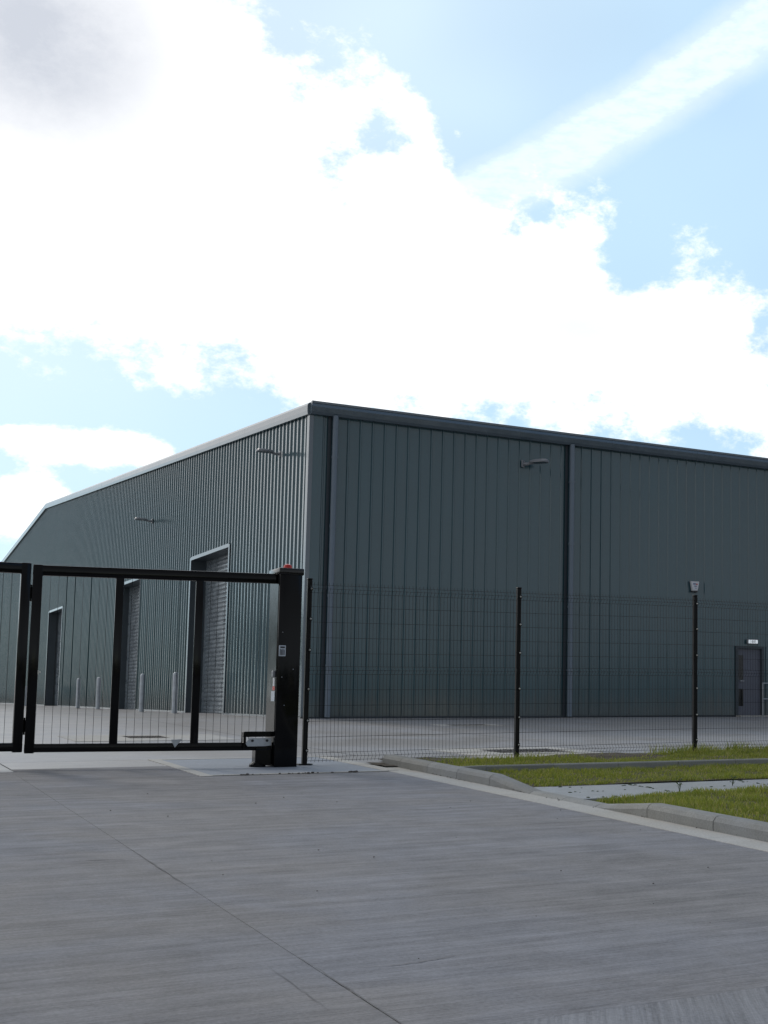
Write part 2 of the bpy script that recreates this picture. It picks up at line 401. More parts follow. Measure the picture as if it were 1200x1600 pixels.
# old curved crack in the road and the ragged lip beside the long joint
def groove(pts, w0, dz=.004):
    mb = MB(); k = len(pts)
    for i, (x, y) in enumerate(pts):
        a = pts[min(i+1, k-1)]; b_ = pts[max(0, i-1)]; t = Vector((a[0]-b_[0], a[1]-b_[1])).normalized()
        w = w0*(.35+random.random())*math.sin(math.pi*(i+.6)/(k+.2))
        mb.v += [(x-t.y*w, y+t.x*w, gh(y)+dz), (x+t.y*w, y-t.x*w, gh(y)+dz)]
    mb.f = [(2*i, 2*i+1, 2*i+3, 2*i+2) for i in range(k-1)]
    return mb
def jig(p0, p1, n, amp, bow=0):
    return [(p0[0]+(p1[0]-p0[0])*t/n, p0[1]+(p1[1]-p0[1])*t/n+random.uniform(-amp, amp)+bow*4*(t/n)*(1-t/n)) for t in range(n+1)]
wobj('crack', groove(jig((2.0, 5.63), (2.54, 5.66), 26, .006, -.055), .005), 'sealant', road)
wobj('crack', groove(jig((1.40, 9.30), (1.80, 9.27), 12, .006), .006), 'sealant', road)
wobj('crack', groove([(XJ-.17+random.uniform(-.004, .004), 4.95+.05*i) for i in range(18)], .0022), 'sealant', road)
wobj('crack', groove([(XJ+.004+random.uniform(-.004, .004), 4.3+.05*i) for i in range(36)], .0032), 'sealant', road)
wobj('crack', groove([(XJ-.006+random.uniform(-.006, .006), 8.1+.06*i) for i in range(30)], .005), 'sealant', road)

# yard: concrete bays beyond the gate
yard = tag(link('yard', None), kind='structure')
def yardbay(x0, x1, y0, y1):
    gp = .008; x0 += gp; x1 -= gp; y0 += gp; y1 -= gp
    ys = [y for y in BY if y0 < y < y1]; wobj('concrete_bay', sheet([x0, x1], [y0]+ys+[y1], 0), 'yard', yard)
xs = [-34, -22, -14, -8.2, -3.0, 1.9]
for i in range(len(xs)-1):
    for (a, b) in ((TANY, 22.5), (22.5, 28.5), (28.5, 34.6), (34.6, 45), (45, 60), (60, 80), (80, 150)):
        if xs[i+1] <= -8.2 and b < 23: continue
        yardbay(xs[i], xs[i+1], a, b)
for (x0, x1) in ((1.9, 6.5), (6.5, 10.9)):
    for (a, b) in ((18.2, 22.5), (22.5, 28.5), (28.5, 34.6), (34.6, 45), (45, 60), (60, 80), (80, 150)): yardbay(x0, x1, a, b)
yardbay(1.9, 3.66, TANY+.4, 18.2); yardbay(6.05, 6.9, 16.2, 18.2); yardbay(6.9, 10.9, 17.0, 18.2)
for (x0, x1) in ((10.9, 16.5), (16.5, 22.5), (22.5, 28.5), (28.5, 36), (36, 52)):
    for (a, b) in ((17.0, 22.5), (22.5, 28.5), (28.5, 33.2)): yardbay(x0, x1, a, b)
wobj('joint_sealant', sheet([-34, 52], [TANY, 18, 22.5, YC, 60, 150], -.02), 'sealant', yard)
# pale strip of newer concrete by the shutters
wobj('patch_strip', sheet([5.8, 8.0], [35.2, 35.75], .004), 'pale', yard)

# ------------------------------------------------------------------ slab under the gate post
base = tag(link('post_base_slab', None), kind='structure')
slabpiece(3.80, 5.86, 15.44, 18.05, 'slab', base, .004, name='slab')
for (x0, x1, y0, y1) in ((3.66, 3.80, 15.30, 18.2), (5.86, 6.05, 15.44, 18.2), (3.80, 5.86, 18.05, 18.2), (3.80, 5.90, 15.36, 15.44)):
    slabpiece(x0, x1, y0, y1, 'pale', base, .008, gap=.003, name='slab_border')

# ------------------------------------------------------------------ kerb, channel, path, edging
kerb = tag(link('kerb', None), kind='structure')
def kerb_stone(y0, y1, h0, h1, name='kerb_stone'):
    gp = .005; y0 += gp; y1 -= gp
    mb = MB()
    def ring(y, h):
        z = gh(y); return [(6.22, z-.1), (6.22, z+max(h-.045, .0)), (6.245, z+max(h-.012, .002)), (6.275, z+h), (6.37, z+h), (6.37, z-.1)]
    n = 6
    for y, h in ((y0, h0), ((y0+y1)/2, h0+(h1-h0)*.5), (y1, h1)): mb.v += [(x, y, z) for x, z in ring(y, h)]
    for a in (0, n):
        mb.f += [(a+i, a+n+i, a+n+(i+1) % n, a+(i+1) % n) for i in range(n)]
    mb.f += [tuple(range(n)), tuple(range(3*n-1, 2*n-1, -1))]
    return wobj(name, mb, 'kerb', kerb)
KH = .125
ys = [16.45, 15.83, 14.95, 14.08, 13.20, 12.25, 11.55, 10.88, 9.95, 8.93, 8.02, 7.1, 6.19, 5.27, 4.36, 3.44, 2.5, 1.6, .7, -.2, -2]
hs = [KH, KH, KH, KH, KH, .028, .025, .028, KH] + [KH]*12
for i in range(len(ys)-1): kerb_stone(ys[i+1], ys[i], hs[i+1], hs[i])
chan = tag(link('channel', None), kind='structure')
yy = 15.9
while yy > -2:
    slabpiece(XK, 6.22, yy-1.83, yy, 'pale', chan, .003, gap=.002, name='channel_block'); yy -= 1.83
path = tag(link('footpath', None), kind='structure')
px_ = 6.37
for wd in (1.25, 1.5, 1.5, 1.5, 1.5, 2, 2.5): slabpiece(px_, px_+wd, 11.38, 12.66, 'path', path, .026, gap=.006); px_ += wd
edg = tag(link('edging', None), kind='structure')
x = 6.75
while x < 18:
    mb = MB().prism([(14.42, gh(14.4)-.1), (14.42, gh(14.4)+.105), (14.435, gh(14.4)+.12), (14.48, gh(14.4)+.12), (14.495, gh(14.4)+.11), (14.495, gh(14.4)-.1)], 0, x+.004, x+.911)
    wobj('edging_stone', mb, 'edging', edg); x += .915
MB_e = MB().prism([(6.40, 14.36), (6.75, 14.42), (6.75, 14.495), (6.37, 14.43)], 2, gh(14.4)-.1, gh(14.4)+.118)
wobj('edging_stone', MB_e, 'edging', edg)

# verge soil
def bank(x, y):
    """height of the verge"""
    if y <= 11.385:
        kh = float(np.interp(y, ys[::-1], hs[len(ys)-1::-1])); f = min(1, max(0, (x-6.37)/.6)); e = min(1, max(0, (11.38-y)/.35))
        top = .075+.02*math.sin(x*1.3)*math.sin(y*.9)
        return gh(y)+(kh-.035)*(1-f)+(top*e+.012*(1-e))*f
    if y < 14.45: return gh(y)+.036+.006*math.sin(x*1.7+y)
    t = min(1, max(0, (x-5.25)/6.1)); e = (y-14.5)/2.2
    return gh(14.4)+.05+e*(.02+.035*t)+.02*math.sin(x*2.1)*math.sin(y*2.3)
verge = tag(link('verge', None), kind='structure')
def verge_patch(x0, x1, y0, y1):
    nx, ny = int((x1-x0)/.25)+2, int((y1-y0)/.2)+2; mb = MB()
    X = np.linspace(x0, x1, nx); Y = np.linspace(y0, y1, ny)
    mb.v = [(a, b, bank(a, b)+random.uniform(-.008, .008)) for b in Y for a in X]
    mb.f = [(j*nx+i, j*nx+i+1, (j+1)*nx+i+1, (j+1)*nx+i) for j in range(ny-1) for i in range(nx-1)]
    wobj('soil_bed', mb, 'soil', verge)
verge_patch(6.37, 16, -2, 11.38); verge_patch(6.37, 18, 12.63, 14.42); verge_patch(6.37, 20, 14.5, 17.02); verge_patch(6.05, 6.37, 15.9, 16.6)

# ------------------------------------------------------------------ grass
def grass(regions):
    V, Fc, T = [], [], []
    n = 0
    for (x0, x1, y0, y1, dens, h0, h1, keep) in regions:
        N = int((x1-x0)*(y1-y0)*dens)
        xs = np.random.uniform(x0, x1, N); ys = np.random.uniform(y0, y1, N)
        # clumps
        cl = np.sin(xs*5.1+np.sin(ys*3.7)*2)*np.sin(ys*6.3+np.sin(xs*2.9)*2)
        for x, y, c in zip(xs, ys, cl):
            if random.random() > keep(x, y)*(.72+.35*c): continue
            h = random.uniform(h0, h1)*(1+.35*c); w = random.uniform(.0028, .0058)
            a = random.uniform(0, 6.283); le = h*random.uniform(.15, .8); b = random.uniform(0, 6.283)
            ca, sa = math.cos(a)*w, math.sin(a)*w; lx, ly = math.cos(b)*le, math.sin(b)*le
            z = bank(x, y)-.01
            V += [(x-ca, y-sa, z), (x+ca, y+sa, z), (x+lx*.35+ca*.7, y+ly*.35+sa*.7, z+h*.6), (x+lx*.35-ca*.7, y+ly*.35-sa*.7, z+h*.6), (x+lx, y+ly, z+h)]
            Fc += [(n, n+1, n+2, n+3), (n+3, n+2, n+4)]; n += 5
            t = random.random(); T += [t]*5
    me = bpy.data.meshes.new('grass'); me.from_pydata(V, [], Fc); me.materials.append(M['grass'])
    at = me.attributes.new('tone', 'FLOAT', 'POINT'); at.data.foreach_set('value', T)
    return me
def keepA(x, y):
    # thin and bare here and there, ragged where it creeps over the kerb and the path
    n = math.sin(x*2.3+1)*math.sin(y*1.9+.5)+.6*math.sin(x*5.7+y*3.1)
    return .55 if n > .75 else (.8 if n > .3 else 1.0)
def keepC(x, y):
    # the bank: bare soil towards the yard, thick tufts further along
    e = (y-14.5)/2.5
    k = 1.0 if e < .55 else max(.12, 1-(e-.55)*2.6)
    if x > 10.0: k = max(k, min(1, (x-10.0)*.9))
    if x < 7.2: k *= .75
    if 7.8 < x < 10.6 and y > 16.15: k *= .15
    return k
one = lambda x, y: 1.0
gm = grass([(6.40, 10.4, 7.2, 11.36, 3600, .02, .070, keepA), (6.40, 11, 3.5, 7.2, 900, .04, .08, one), (10.4, 14, 7, 11.36, 700, .04, .08, one),
            (6.42, 11.4, 12.66, 14.40, 3300, .018, .060, keepA), (6.42, 11.4, 12.64, 12.80, 3500, .02, .05, one), (11.4, 16, 12.70, 14.38, 800, .04, .08, one),
            (6.40, 13.2, 14.52, 16.95, 2500, .02, .065, keepC), (10.4, 14.2, 16.2, 16.95, 1300, .06, .16, keepC), (13.2, 18, 14.52, 16.9, 700, .05, .1, one),
            (6.30, 6.42, 13.4, 16.2, 900, .02, .05, one), (6.9, 9.0, 15.6, 16.3, 700, .05, .12, one)])
tag(link('grass', gm), 'short olive green grass on the verges beside the footpath', 'grass', kind='stuff')

# ------------------------------------------------------------------ unseen trees added to darken low reflections, off to the left and behind
def added_tree_belt():
    rng = np.random.default_rng(5); V = []; Fc = []; T = []; n = 0
    spots = [((118+rng.normal(0, 4))*math.sin(a), (118+rng.normal(0, 4))*math.cos(a)) for a in np.radians(np.arange(-120, -5, 2.9))]+[(x, -125+rng.normal(0, 4)) for x in np.arange(-115, 160, 7.0)]
    for sx, sy in spots:
        hgt = rng.uniform(6.5, 10.5); rad = rng.uniform(3.6, 5.5); gz = gh(sy)-.1
        for _ in range(9):
            c = np.array([sx+rng.normal(0, rad*.5), sy+rng.normal(0, rad*.5), gz+hgt*rng.uniform(.22, .82)]); r = rng.uniform(1.3, 2.6)
            d = rng.normal(size=(60, 3)); d /= np.linalg.norm(d, axis=1)[:, None]; p = c+d*r*rng.uniform(.55, 1.05, 60)[:, None]; p[:, 2] = np.maximum(p[:, 2], gz+.2)
            for q in p:
                a = rng.normal(size=3)*.7; b = rng.normal(size=3)*.7
                V += [tuple(q), tuple(q+a), tuple(q+b)]; Fc.append((n, n+1, n+2)); n += 3; T += [rng.random()*.75]*3
        for k in range(4):
            a = k*math.pi/2; V.append((sx+.22*math.cos(a), sy+.22*math.sin(a), gz)); T.append(0)
        V.append((sx, sy, gz+hgt*.7)); T.append(0)
        Fc += [(n+k, n+(k+1) % 4, n+4) for k in range(4)]; n += 5
    me = bpy.data.meshes.new('added_tree_belt'); me.from_pydata(V, [], Fc); me.materials.append(M['weed'])
    me.attributes.new('tone', 'FLOAT', 'POINT').data.foreach_set('value', T)
    return tag(link('added_tree_belt', me), 'unseen belt of dark trees added to darken low reflections', 'trees', kind='stuff')
added_tree_belt()

# ------------------------------------------------------------------ warehouse
H, RIDGE, KR = 8.1, 48.2, (11.45-8.1)/48.2
LX = 42.0
wh = thing('warehouse', 'large grey green warehouse clad in ribbed metal behind the black fence', 'warehouse', (XC, YC, ZB))
# local frame: x along the long eaves wall, y along the gable wall, z up
def rib(t):           # outward depth of the profile, t within one pitch
    t = t % P3
    if t > P3-.036: t -= P3
    a = abs(t)
    if a < .017: return .036
    if a < .036: return .036*(.036-a)/.019
    if .140 < t < .160 or .205 < t < .225: return .0
    return 0.0
P3 = 1/3
BK = (-.036, -.017, .017, .036)
def breaks(a, b):
    k0 = int(a/P3)-1; o = {a, b}
    for k in range(k0, int(b/P3)+2):
        for q in BK:
            t = k*P3+q
            if a < t < b: o.add(t)
    return sorted(o)
def prof(t):
    k = round(t/P3); d = abs(t-k*P3)
    return .036 if d <= .0171 else (.036*(.036-d)/.019 if d < .036 else 0)
front_wall = obj('front_wall', MB().box(.75, LX, .72, .75, 0, 7.8), 'joint', wh)
gable_wall = obj('gable_wall', MB().prism([(.75, 0), (95.6, 0), (95.6, 7.8), (48.2, 11.1), (.75, 7.8)], 0, .72, .75), 'joint', wh)
obj('rear_wall', MB().box(0, LX, 96.3, 96.4, 0, 7.9), 'clad', wh)
obj('end_wall', MB().prism([(.0, 0), (96.4, 0), (96.4, 7.9), (48.2, 11.2), (.0, 7.9)], 0, LX, LX+.1), 'clad', wh)
# front cladding: one sheet per rib pitch
PIPES = (.60, 7.60)
DOOR = (13.52, 14.50, 2.13)
def front_sheet(z0, z1, a=0.0, b=P3, k=None):
    mb = MB(); ts = breaks(a-.0365, b-.0365)
    mb.v = [(t, -prof(t)*.8, z) for z in (z0, z1) for t in ts]; n = len(ts)
    mb.f = [(i, i+1, n+i+1, n+i) for i in range(n-1)]
    return mb.mesh('cladding_sheet', 'clad')
fm = front_sheet(.05, 7.95)
nf = int(LX*3)
for k in range(1, nf):
    x = k*P3
    if abs(x-7.667) < .01: pass
    if x-.0365 > DOOR[0]-.01 and x+P3-.0365 < DOOR[1]+.02: me = front_sheet(DOOR[2], 7.95)
    elif DOOR[0] < x+P3-.0365 < DOOR[1]+.3 and x-.0365 < DOOR[1]-.02: me = None
    else: me = fm
    if me is not None: link('cladding_sheet', me, front_wall, (x, 0, 0))
    else:
        a0, a1 = x-.0365, x+P3-.0365
        def part(a, b, z0):
            mb = MB(); ts = breaks(a, b); n = len(ts)
            mb.v = [(t, -prof(t)*.8, z) for z in (z0, 7.95) for t in ts]; mb.f = [(i, i+1, n+i+1, n+i) for i in range(n-1)]
            return mb
        c0, c1 = max(a0, DOOR[0]), min(a1, DOOR[1])
        mb = part(c0, c1, DOOR[2])
        for (p, q) in ((a0, c0), (c1, a1)):
            if q-p > .005:
                m2 = part(p, q, .05); n = len(mb.v); mb.v += m2.v; mb.f += [tuple(n+i for i in f) for f in m2.f]
        obj('cladding_sheet', mb, 'clad', front_wall)
# gable cladding
SHUT = [(7.60, 12.45, 5.10), (20.75, 25.6, 5.10), (40.4, 45.2, 5.05)]
def ztop(y): return 7.95+KR*y if y < RIDGE else 7.95+KR*(2*RIDGE-y)
def gable_piece(a, b):
    mb = MB(); ed = sorted({a, b} | {e for s in SHUT for e in s[:2] if a < e < b} | ({RIDGE} if a < RIDGE < b else set()))
    for p, q in zip(ed[:-1], ed[1:]):
        z0 = .05
        for s in SHUT:
            if p >= s[0]-1e-6 and q <= s[1]+1e-6: z0 = s[2]
        ts = breaks(p, q); n0 = len(mb.v); n = len(ts)
        mb.v += [(-prof(t), t, z0) for t in ts]+[(-prof(t), t, ztop(t)) for t in ts]
        mb.f += [(n0+i+1, n0+i, n0+n+i, n0+n+i+1) for i in range(n-1)]
    return obj('cladding_sheet', mb, 'clad', gable_wall)
gable_piece(.05, P3-.0365)
k = 1
while k < 84: gable_piece(k*P3-.0365, (k+1)*P3-.0365); k += 1
while k < 288: gable_piece(k*P3-.0365, (k+3)*P3-.0365); k += 3
# corner flashing, base drip, eaves gutter, verge flashing, roof
obj('corner_trim', MB().prism([(-.050, .16), (-.050, -.050), (.30, -.050), (.30, -.040), (-.040, -.040), (-.040, .16)], 2, .04, 7.9), 'clad', wh)
obj('corner_trim', MB().prism([(-.062, .075), (-.062, -.062), (.045, -.062), (.045, -.051), (-.051, -.051), (-.051, .075)], 2, .05, 7.88), 'trim', wh)
for a, b in ((0, DOOR[0]), (DOOR[1], LX)): obj('base_flashing', MB().box(a, b, -.045, 0, 0, .05), 'joint', wh)
for a, b in ((0, SHUT[0][0]), (SHUT[0][1], SHUT[1][0]), (SHUT[1][1], SHUT[2][0]), (SHUT[2][1], 96.3)): obj('base_flashing', MB().box(-.05, 0, a, b, 0, .055), 'trim', wh)
gut = obj('gutter', MB().prism([(0, 7.80), (-.16, 7.80), (-.215, 7.86), (-.235, 7.99), (-.225, 8.075), (-.25, 8.075), (-.25, 8.13), (-.215, 8.13), (-.05, 8.11), (0, 8.11)], 0, -.06, LX), 'trim', wh)
gp = MB()
x = 2.9
while x < LX: gp.prism([(0, 7.796), (-.162, 7.796), (-.219, 7.857), (-.239, 7.99), (-.229, 8.08), (0, 8.08)], 0, x, x+.05); x += 3.0
obj('gutter_joint', gp, 'trim', gut)
verge_p = [(-.035, -.20), (-.115, -.20), (-.125, -.10), (-.125, .04), (-.095, .10), (-.03, .13), (.25, .13), (.25, .09), (-.03, .09), (-.035, .05)]
def rake(y0, y1, poly):
    mb = MB(); n = len(poly)
    for y in (y0, y1):
        zt = 8.0+KR*y if y <= RIDGE else 8.0+KR*(2*RIDGE-y)
        mb.v += [(px, y, zt+pz) for px, pz in poly]
    mb.f = [(i, (i+1) % n, n+(i+1) % n, n+i) for i in range(n)]+[tuple(range(n-1, -1, -1)), tuple(range(n, 2*n))]
    return mb
vg = []
y = -.06
while y < 96.4:
    e = min(y+3.0, 96.4)
    if y < RIDGE < e: e = RIDGE
    vg.append(obj('verge_flashing', rake(y+.002, e-.002, verge_p), 'trim', wh)); y = e
rf = obj('roof', MB().prism([(-.02, 7.98), (RIDGE, 7.98+KR*RIDGE), (2*RIDGE, 7.98), (2*RIDGE, 7.90), (RIDGE, 7.90+KR*RIDGE), (-.02, 7.90)], 0, .03, LX), 'roof', wh)
# downpipes
for xp in PIPES:
    obj('dark_strip', MB().box(xp-.165, xp-.075, -.052, -.039, .05, 7.80), 'joint', wh)  # flat dark strip on the wall, left of each pipe
    dp = obj('downpipe', MB().tube([(xp, -.145, .03), (xp, -.145, 7.82)], .074, 20), 'pipe', wh, True)
    for z in (1.3, 3.1, 4.9, 6.7):
        obj('pipe_bracket', MB().tube([(xp, -.145, z), (xp, -.145, z+.07)], .084, 20).box(xp-.045, xp+.045, -.09, -.036, z+.01, z+.06), 'pipe', dp)
# shutters
def shutter(y0, y1, h):
    r = link('roller_shutter', None, wh)
    D = .55
    obj('jamb', MB().box(-.03, D+.1, y0-.06, y0, .0, h+.06), 'reveal', r)
    obj('jamb', MB().box(-.03, D+.1, y1, y1+.06, .0, h+.06), 'reveal', r)
    obj('head', MB().box(-.03, D+.1, y0, y1, h, h+.06), 'reveal', r)
    tr = MB().box(-.055, -.031, y0-.10, y0+.012, .0, h+.07).box(-.055, -.031, y1-.012, y1+.10, 0, h+.07).box(-.0555, -.031, y0+.012, y1-.012, h-.012, h+.10)
    obj('opening_trim', tr, 'trim', r)
    obj('guide_rail', MB().box(D-.09, D+.04, y1-.09, y1, 0, h), 'slat', r)
    obj('guide_rail', MB().box(D-.09, D+.04, y0, y0+.09, 0, h), 'slat', r)
    pr = []
    z = .08; pz = .145
    while z < h:
        for t, d in ((0, 0), (.12, -.012), (.35, -.026), (.65, -.026), (.88, -.012), (.96, 0)): pr.append((D+d*1.4, z+t*pz))
        z += pz
    mb = MB(); n = len(pr)
    mb.v = [(a, yy, b) for yy in (y0, y1) for a, b in pr]; mb.f = [(i, i+1, n+i+1, n+i) for i in range(n-1)]
    tag(obj('slat_curtain', mb, 'slat', r), kind='stuff')
    obj('bottom_bar', MB().rbox(D-.04, D+.03, y0+.05, y1-.05, .01, .085, .01), 'slat', r)
    return r
for s in SHUT: shutter(*s)
# personnel door
dr = link('door', None, wh)
d0, d1, dh = DOOR
obj('door_frame', MB().box(d0-.05, d0+.04, -.055, .12, .0, dh+.04).box(d1-.04, d1+.05, -.055, .12, 0, dh+.04).box(d0+.04, d1-.04, -.055, .12, dh-.03, dh+.04), 'reveal', dr)
obj('door_leaf', MB().rbox(d0+.043, d1-.043, .02, .07, .03, dh-.033, .004), 'door', dr)
for (a, b, c, d) in ((.08, .27, 1.14, 1.90), (.08, .27, .33, .86)):
    obj('vision_panel', MB().box(d0+a, d0+b, .012, .03, c, d), 'glassdark', dr)
obj('handle', MB().tube([(d0+.15, .02, 1.10), (d0+.15, -.04, 1.10)], .022, 10).tube([(d0+.15, -.04, 1.10), (d0+.27, -.04, 1.10)], .011, 8), 'galv', dr, True)
obj('threshold', MB().box(d0-.05, d1+.7, -.30, .02, .0, .045), 'pale', dr)

# ------------------------------------------------------------------ wall fittings
def wall_lamp(loc, rz, label, sc_=1.0):
    t = thing('wall_lamp', label, 'lamp', loc, rz, 'floodlights on the warehouse walls')
    # local: +x out from the wall
    obj('wall_plate', MB().rbox(0, .045, -.08, .08, -.10, .10, .012), 'grey', t)
    obj('arm', MB().tube([(.03, 0, 0), (.14, 0, -.01), (.24, 0, .0), (.34, 0, .02)], [.05, .046, .034, .028], 12), 'grey', t, True)
    hd = MB(); ang = math.radians(1.5)
    ol = [(.22, .06), (.30, .13), (.42, .17), (.64, .175), (.74, .14), (.77, .06)]
    ol = [(a, b) for a, b in ol]+[(a, -b) for a, b in reversed(ol)]
    n = len(ol); zt = lambda a: .005+(a-.24)*math.tan(ang)
    hd.v = [(a, b, zt(a)) for a, b in ol]+[(a, b, zt(a)+.045) for a, b in ol]+[(.24+(a-.24)*.86+.04, b*.72, zt(a)+.085) for a, b in ol]
    hd.f = [tuple(range(n-1, -1, -1)), tuple(range(2*n, 3*n))]+[(k*n+i, k*n+(i+1) % n, (k+1)*n+(i+1) % n, (k+1)*n+i) for k in (0, 1) for i in range(n)]
    h = obj('lamp_head', hd, 'grey', t)
    ln = MB(); o2 = [(.52+(a-.52)*.74, b*.78) for a, b in ol]
    ln.v = [(a, b, zt(a)-.004) for a, b in o2]+[(a, b, zt(a)+.004) for a, b in o2]
    ln.f = [tuple(range(n-1, -1, -1)), tuple(range(n, 2*n))]+[(i, (i+1) % n, n+(i+1) % n, n+i) for i in range(n)]
    obj('lens', ln, 'lens', h)
    fin = MB()
    for k in range(6): fin.box(.40+k*.045, .407+k*.045, -.07, .07, zt(.4+k*.045)+.075, zt(.4+k*.045)+.105)
    obj('cooling_fins', fin, 'grey', h)
    t.scale = (sc_, sc_, sc_)
    return t
wall_lamp((XC-.036, YC+2.50, ZB+7.16), math.pi, 'slim grey floodlight on the gable wall nearest the building corner', .85)
wall_lamp((XC-.036, YC+19.0, ZB+7.16), math.pi, 'small grey floodlight halfway along the gable wall, further left', .85)
wall_lamp((XC+6.06, YC-.036, ZB+7.12), -math.pi/2+.75, 'grey floodlight on the dark front wall beside the second downpipe')

al = thing('alarm_box', 'white tapered alarm box with blue print on the front wall', 'alarm box', (XC+11.91, YC-.036, ZB+3.96))
def taper(w0, w1, z0, z1, y): return [(-w1, y, z0), (w1, y, z0), (w0, y, z1), (-w0, y, z1)]
am = MB(); am.v = taper(.155, .095, -.16, .13, 0)+taper(.155, .095, -.16, .13, -.06)+taper(.135, .085, -.14, .115, -.085)
am.f = [(3, 2, 1, 0), (8, 9, 10, 11)]+[(k+i, k+(i+1) % 4, k+4+(i+1) % 4, k+4+i) for k in (0, 4) for i in range(4)]
obj('cover', am, 'white', al)
obj('base_plate', MB().box(-.12, .10, -.05, 0, -.20, -.16), 'ink', al)
obj('print', MB().box(-.085, .02, -.088, -.0845, .03, .065).box(-.04, .05, -.088, -.0845, -.03, -.005).box(-.02, .05, -.088, -.0845, -.085, -.07), 'blue', al)
obj('print', MB().box(.03, .075, -.088, -.0845, .02, .062), 'red', al)

el_ = thing('emergency_light', 'white emergency light with dark lettering above the side door', 'light', (XC+14.08, YC-.036, ZB+2.32))
obj('housing', MB().rbox(-.20, .20, -.06, 0, -.07, .07, .012), 'grey', el_)
obj('diffuser', MB().rbox(-.165, .18, -.085, -.058, -.055, .055, .01), 'litwhite', el_)
lt = MB()
for a, b, c, d in ((-.06, -.05, -.035, .035), (-.05, -.02, .025, .035), (-.05, -.025, -.005, .005), (-.05, -.02, -.035, -.025), (0, .01, -.035, .035), (.03, .04, -.035, .035), (.06, .07, -.035, .035), (.045, .085, .025, .035)):
    lt.box(a, b, -.088, -.0845, c, d)
obj('print', lt, 'ink', el_)

rl = thing('guard_rail', 'galvanised tube guard rail standing beside the side door', 'guard rail', (XC+14.12, YC-.55, ZB))
for k in range(4): obj('post', MB().tube([(k*1.3, 0, -.02), (k*1.3, 0, 1.03)], .022, 10), 'galv', rl, True)
for z in (1.03, .55): obj('rail', MB().tube([(-.02, 0, z), (3.92, 0, z)], .021, 10), 'galv', rl, True)

# ------------------------------------------------------------------ bollards and cabinet by the shutters
BOL = [(9.43, 43.2, 'galvanised bollard nearest the tall roller shutter, rightmost of the row'),
       (9.22, 47.2, 'galvanised bollard just left of the thick middle gate upright, second from right'),
       (9.46, 57.0, 'third galvanised bollard from right, standing by the middle of the gable wall'),
       (9.35, 61.2, 'galvanised bollard furthest left, near the narrow far shutter')]
bme = MB().lathe([(.083, -.02), (.083, 1.22), (.078, 1.255), (.062, 1.283), (.035, 1.30), (.008, 1.305)], sides=20).mesh('tube', 'galvdull', True)
bfe = MB().lathe([(.15, -.02), (.15, .006), (.10, .02), (.084, .02)], sides=18).mesh('footing', 'pale')
for x, y, lb in BOL:
    b = thing('bollard', lb, 'bollard', (x, y, ZB), random.random(), 'bollards in front of the shutters')
    link('tube', bme, b); link('footing', bfe, b)
cb = thing('meter_cabinet', 'small pale grey cabinet at far left against the gable wall', 'cabinet', (9.2, 77.5, ZB))
obj('case', MB().rbox(-.22, .22, -.16, .16, 0, 1.02, .02), 'galvdull', cb)
obj('lid', MB().rbox(-.24, .24, -.18, .18, 1.015, 1.06, .012), 'galvdull', cb)

# ------------------------------------------------------------------ manholes
def manhole(x0, x1, y0, y1, hx0, hx1, hy0, hy1, label, group='yard access covers'):
    z = gh((y0+y1)/2); sl_ = (gh(y1)-gh(y0))/(y1-y0)
    t = thing('manhole_cover', label, 'manhole', ((x0+x1)/2, (y0+y1)/2, z), 0, group)
    t.rotation_euler = (math.atan(sl_), 0, 0)
    cx, cy = (x0+x1)/2, (y0+y1)/2
    sur = MB()
    for a, b, c, d in ((x0, hx0, y0, y1), (hx1, x1, y0, y1), (hx0, hx1, y0, hy0), (hx0, hx1, hy1, y1)): sur.box(a-cx, b-cx, c-cy, d-cy, -.1, .008)
    obj('surround', sur, 'pale', t)
    obj('cover', MB().box(hx0+.01-cx, hx1-.01-cx, hy0+.01-cy, hy1-.01-cy, -.1, .002), 'iron', t)
    fr = MB()
    for k in range(7):
        for j in range(5):
            a = hx0+.07+(hx1-hx0-.14)*k/6-cx; b = hy0+.07+(hy1-hy0-.14)*j/4-cy
            fr.box(a-.03, a+.03, b-.012, b+.012, .002, .008)
    tag(obj('tread', fr, 'iron', t), kind='stuff')
manhole(8.05, 10.25, 16.98, 19.4, 8.72, 9.95, 18.05, 18.95, 'dark square cover in a wide pale concrete surround behind the fence')
manhole(3.5, 6.1, 22.9, 24.9, 4.48, 5.15, 23.75, 24.6, 'dark iron cover with pale concrete surround, seen through the gate')
manhole(12.0, 13.5, 27.8, 28.7, 12.25, 13.25, 28.0, 28.5, 'small dark cover close to the front wall, behind the mesh')

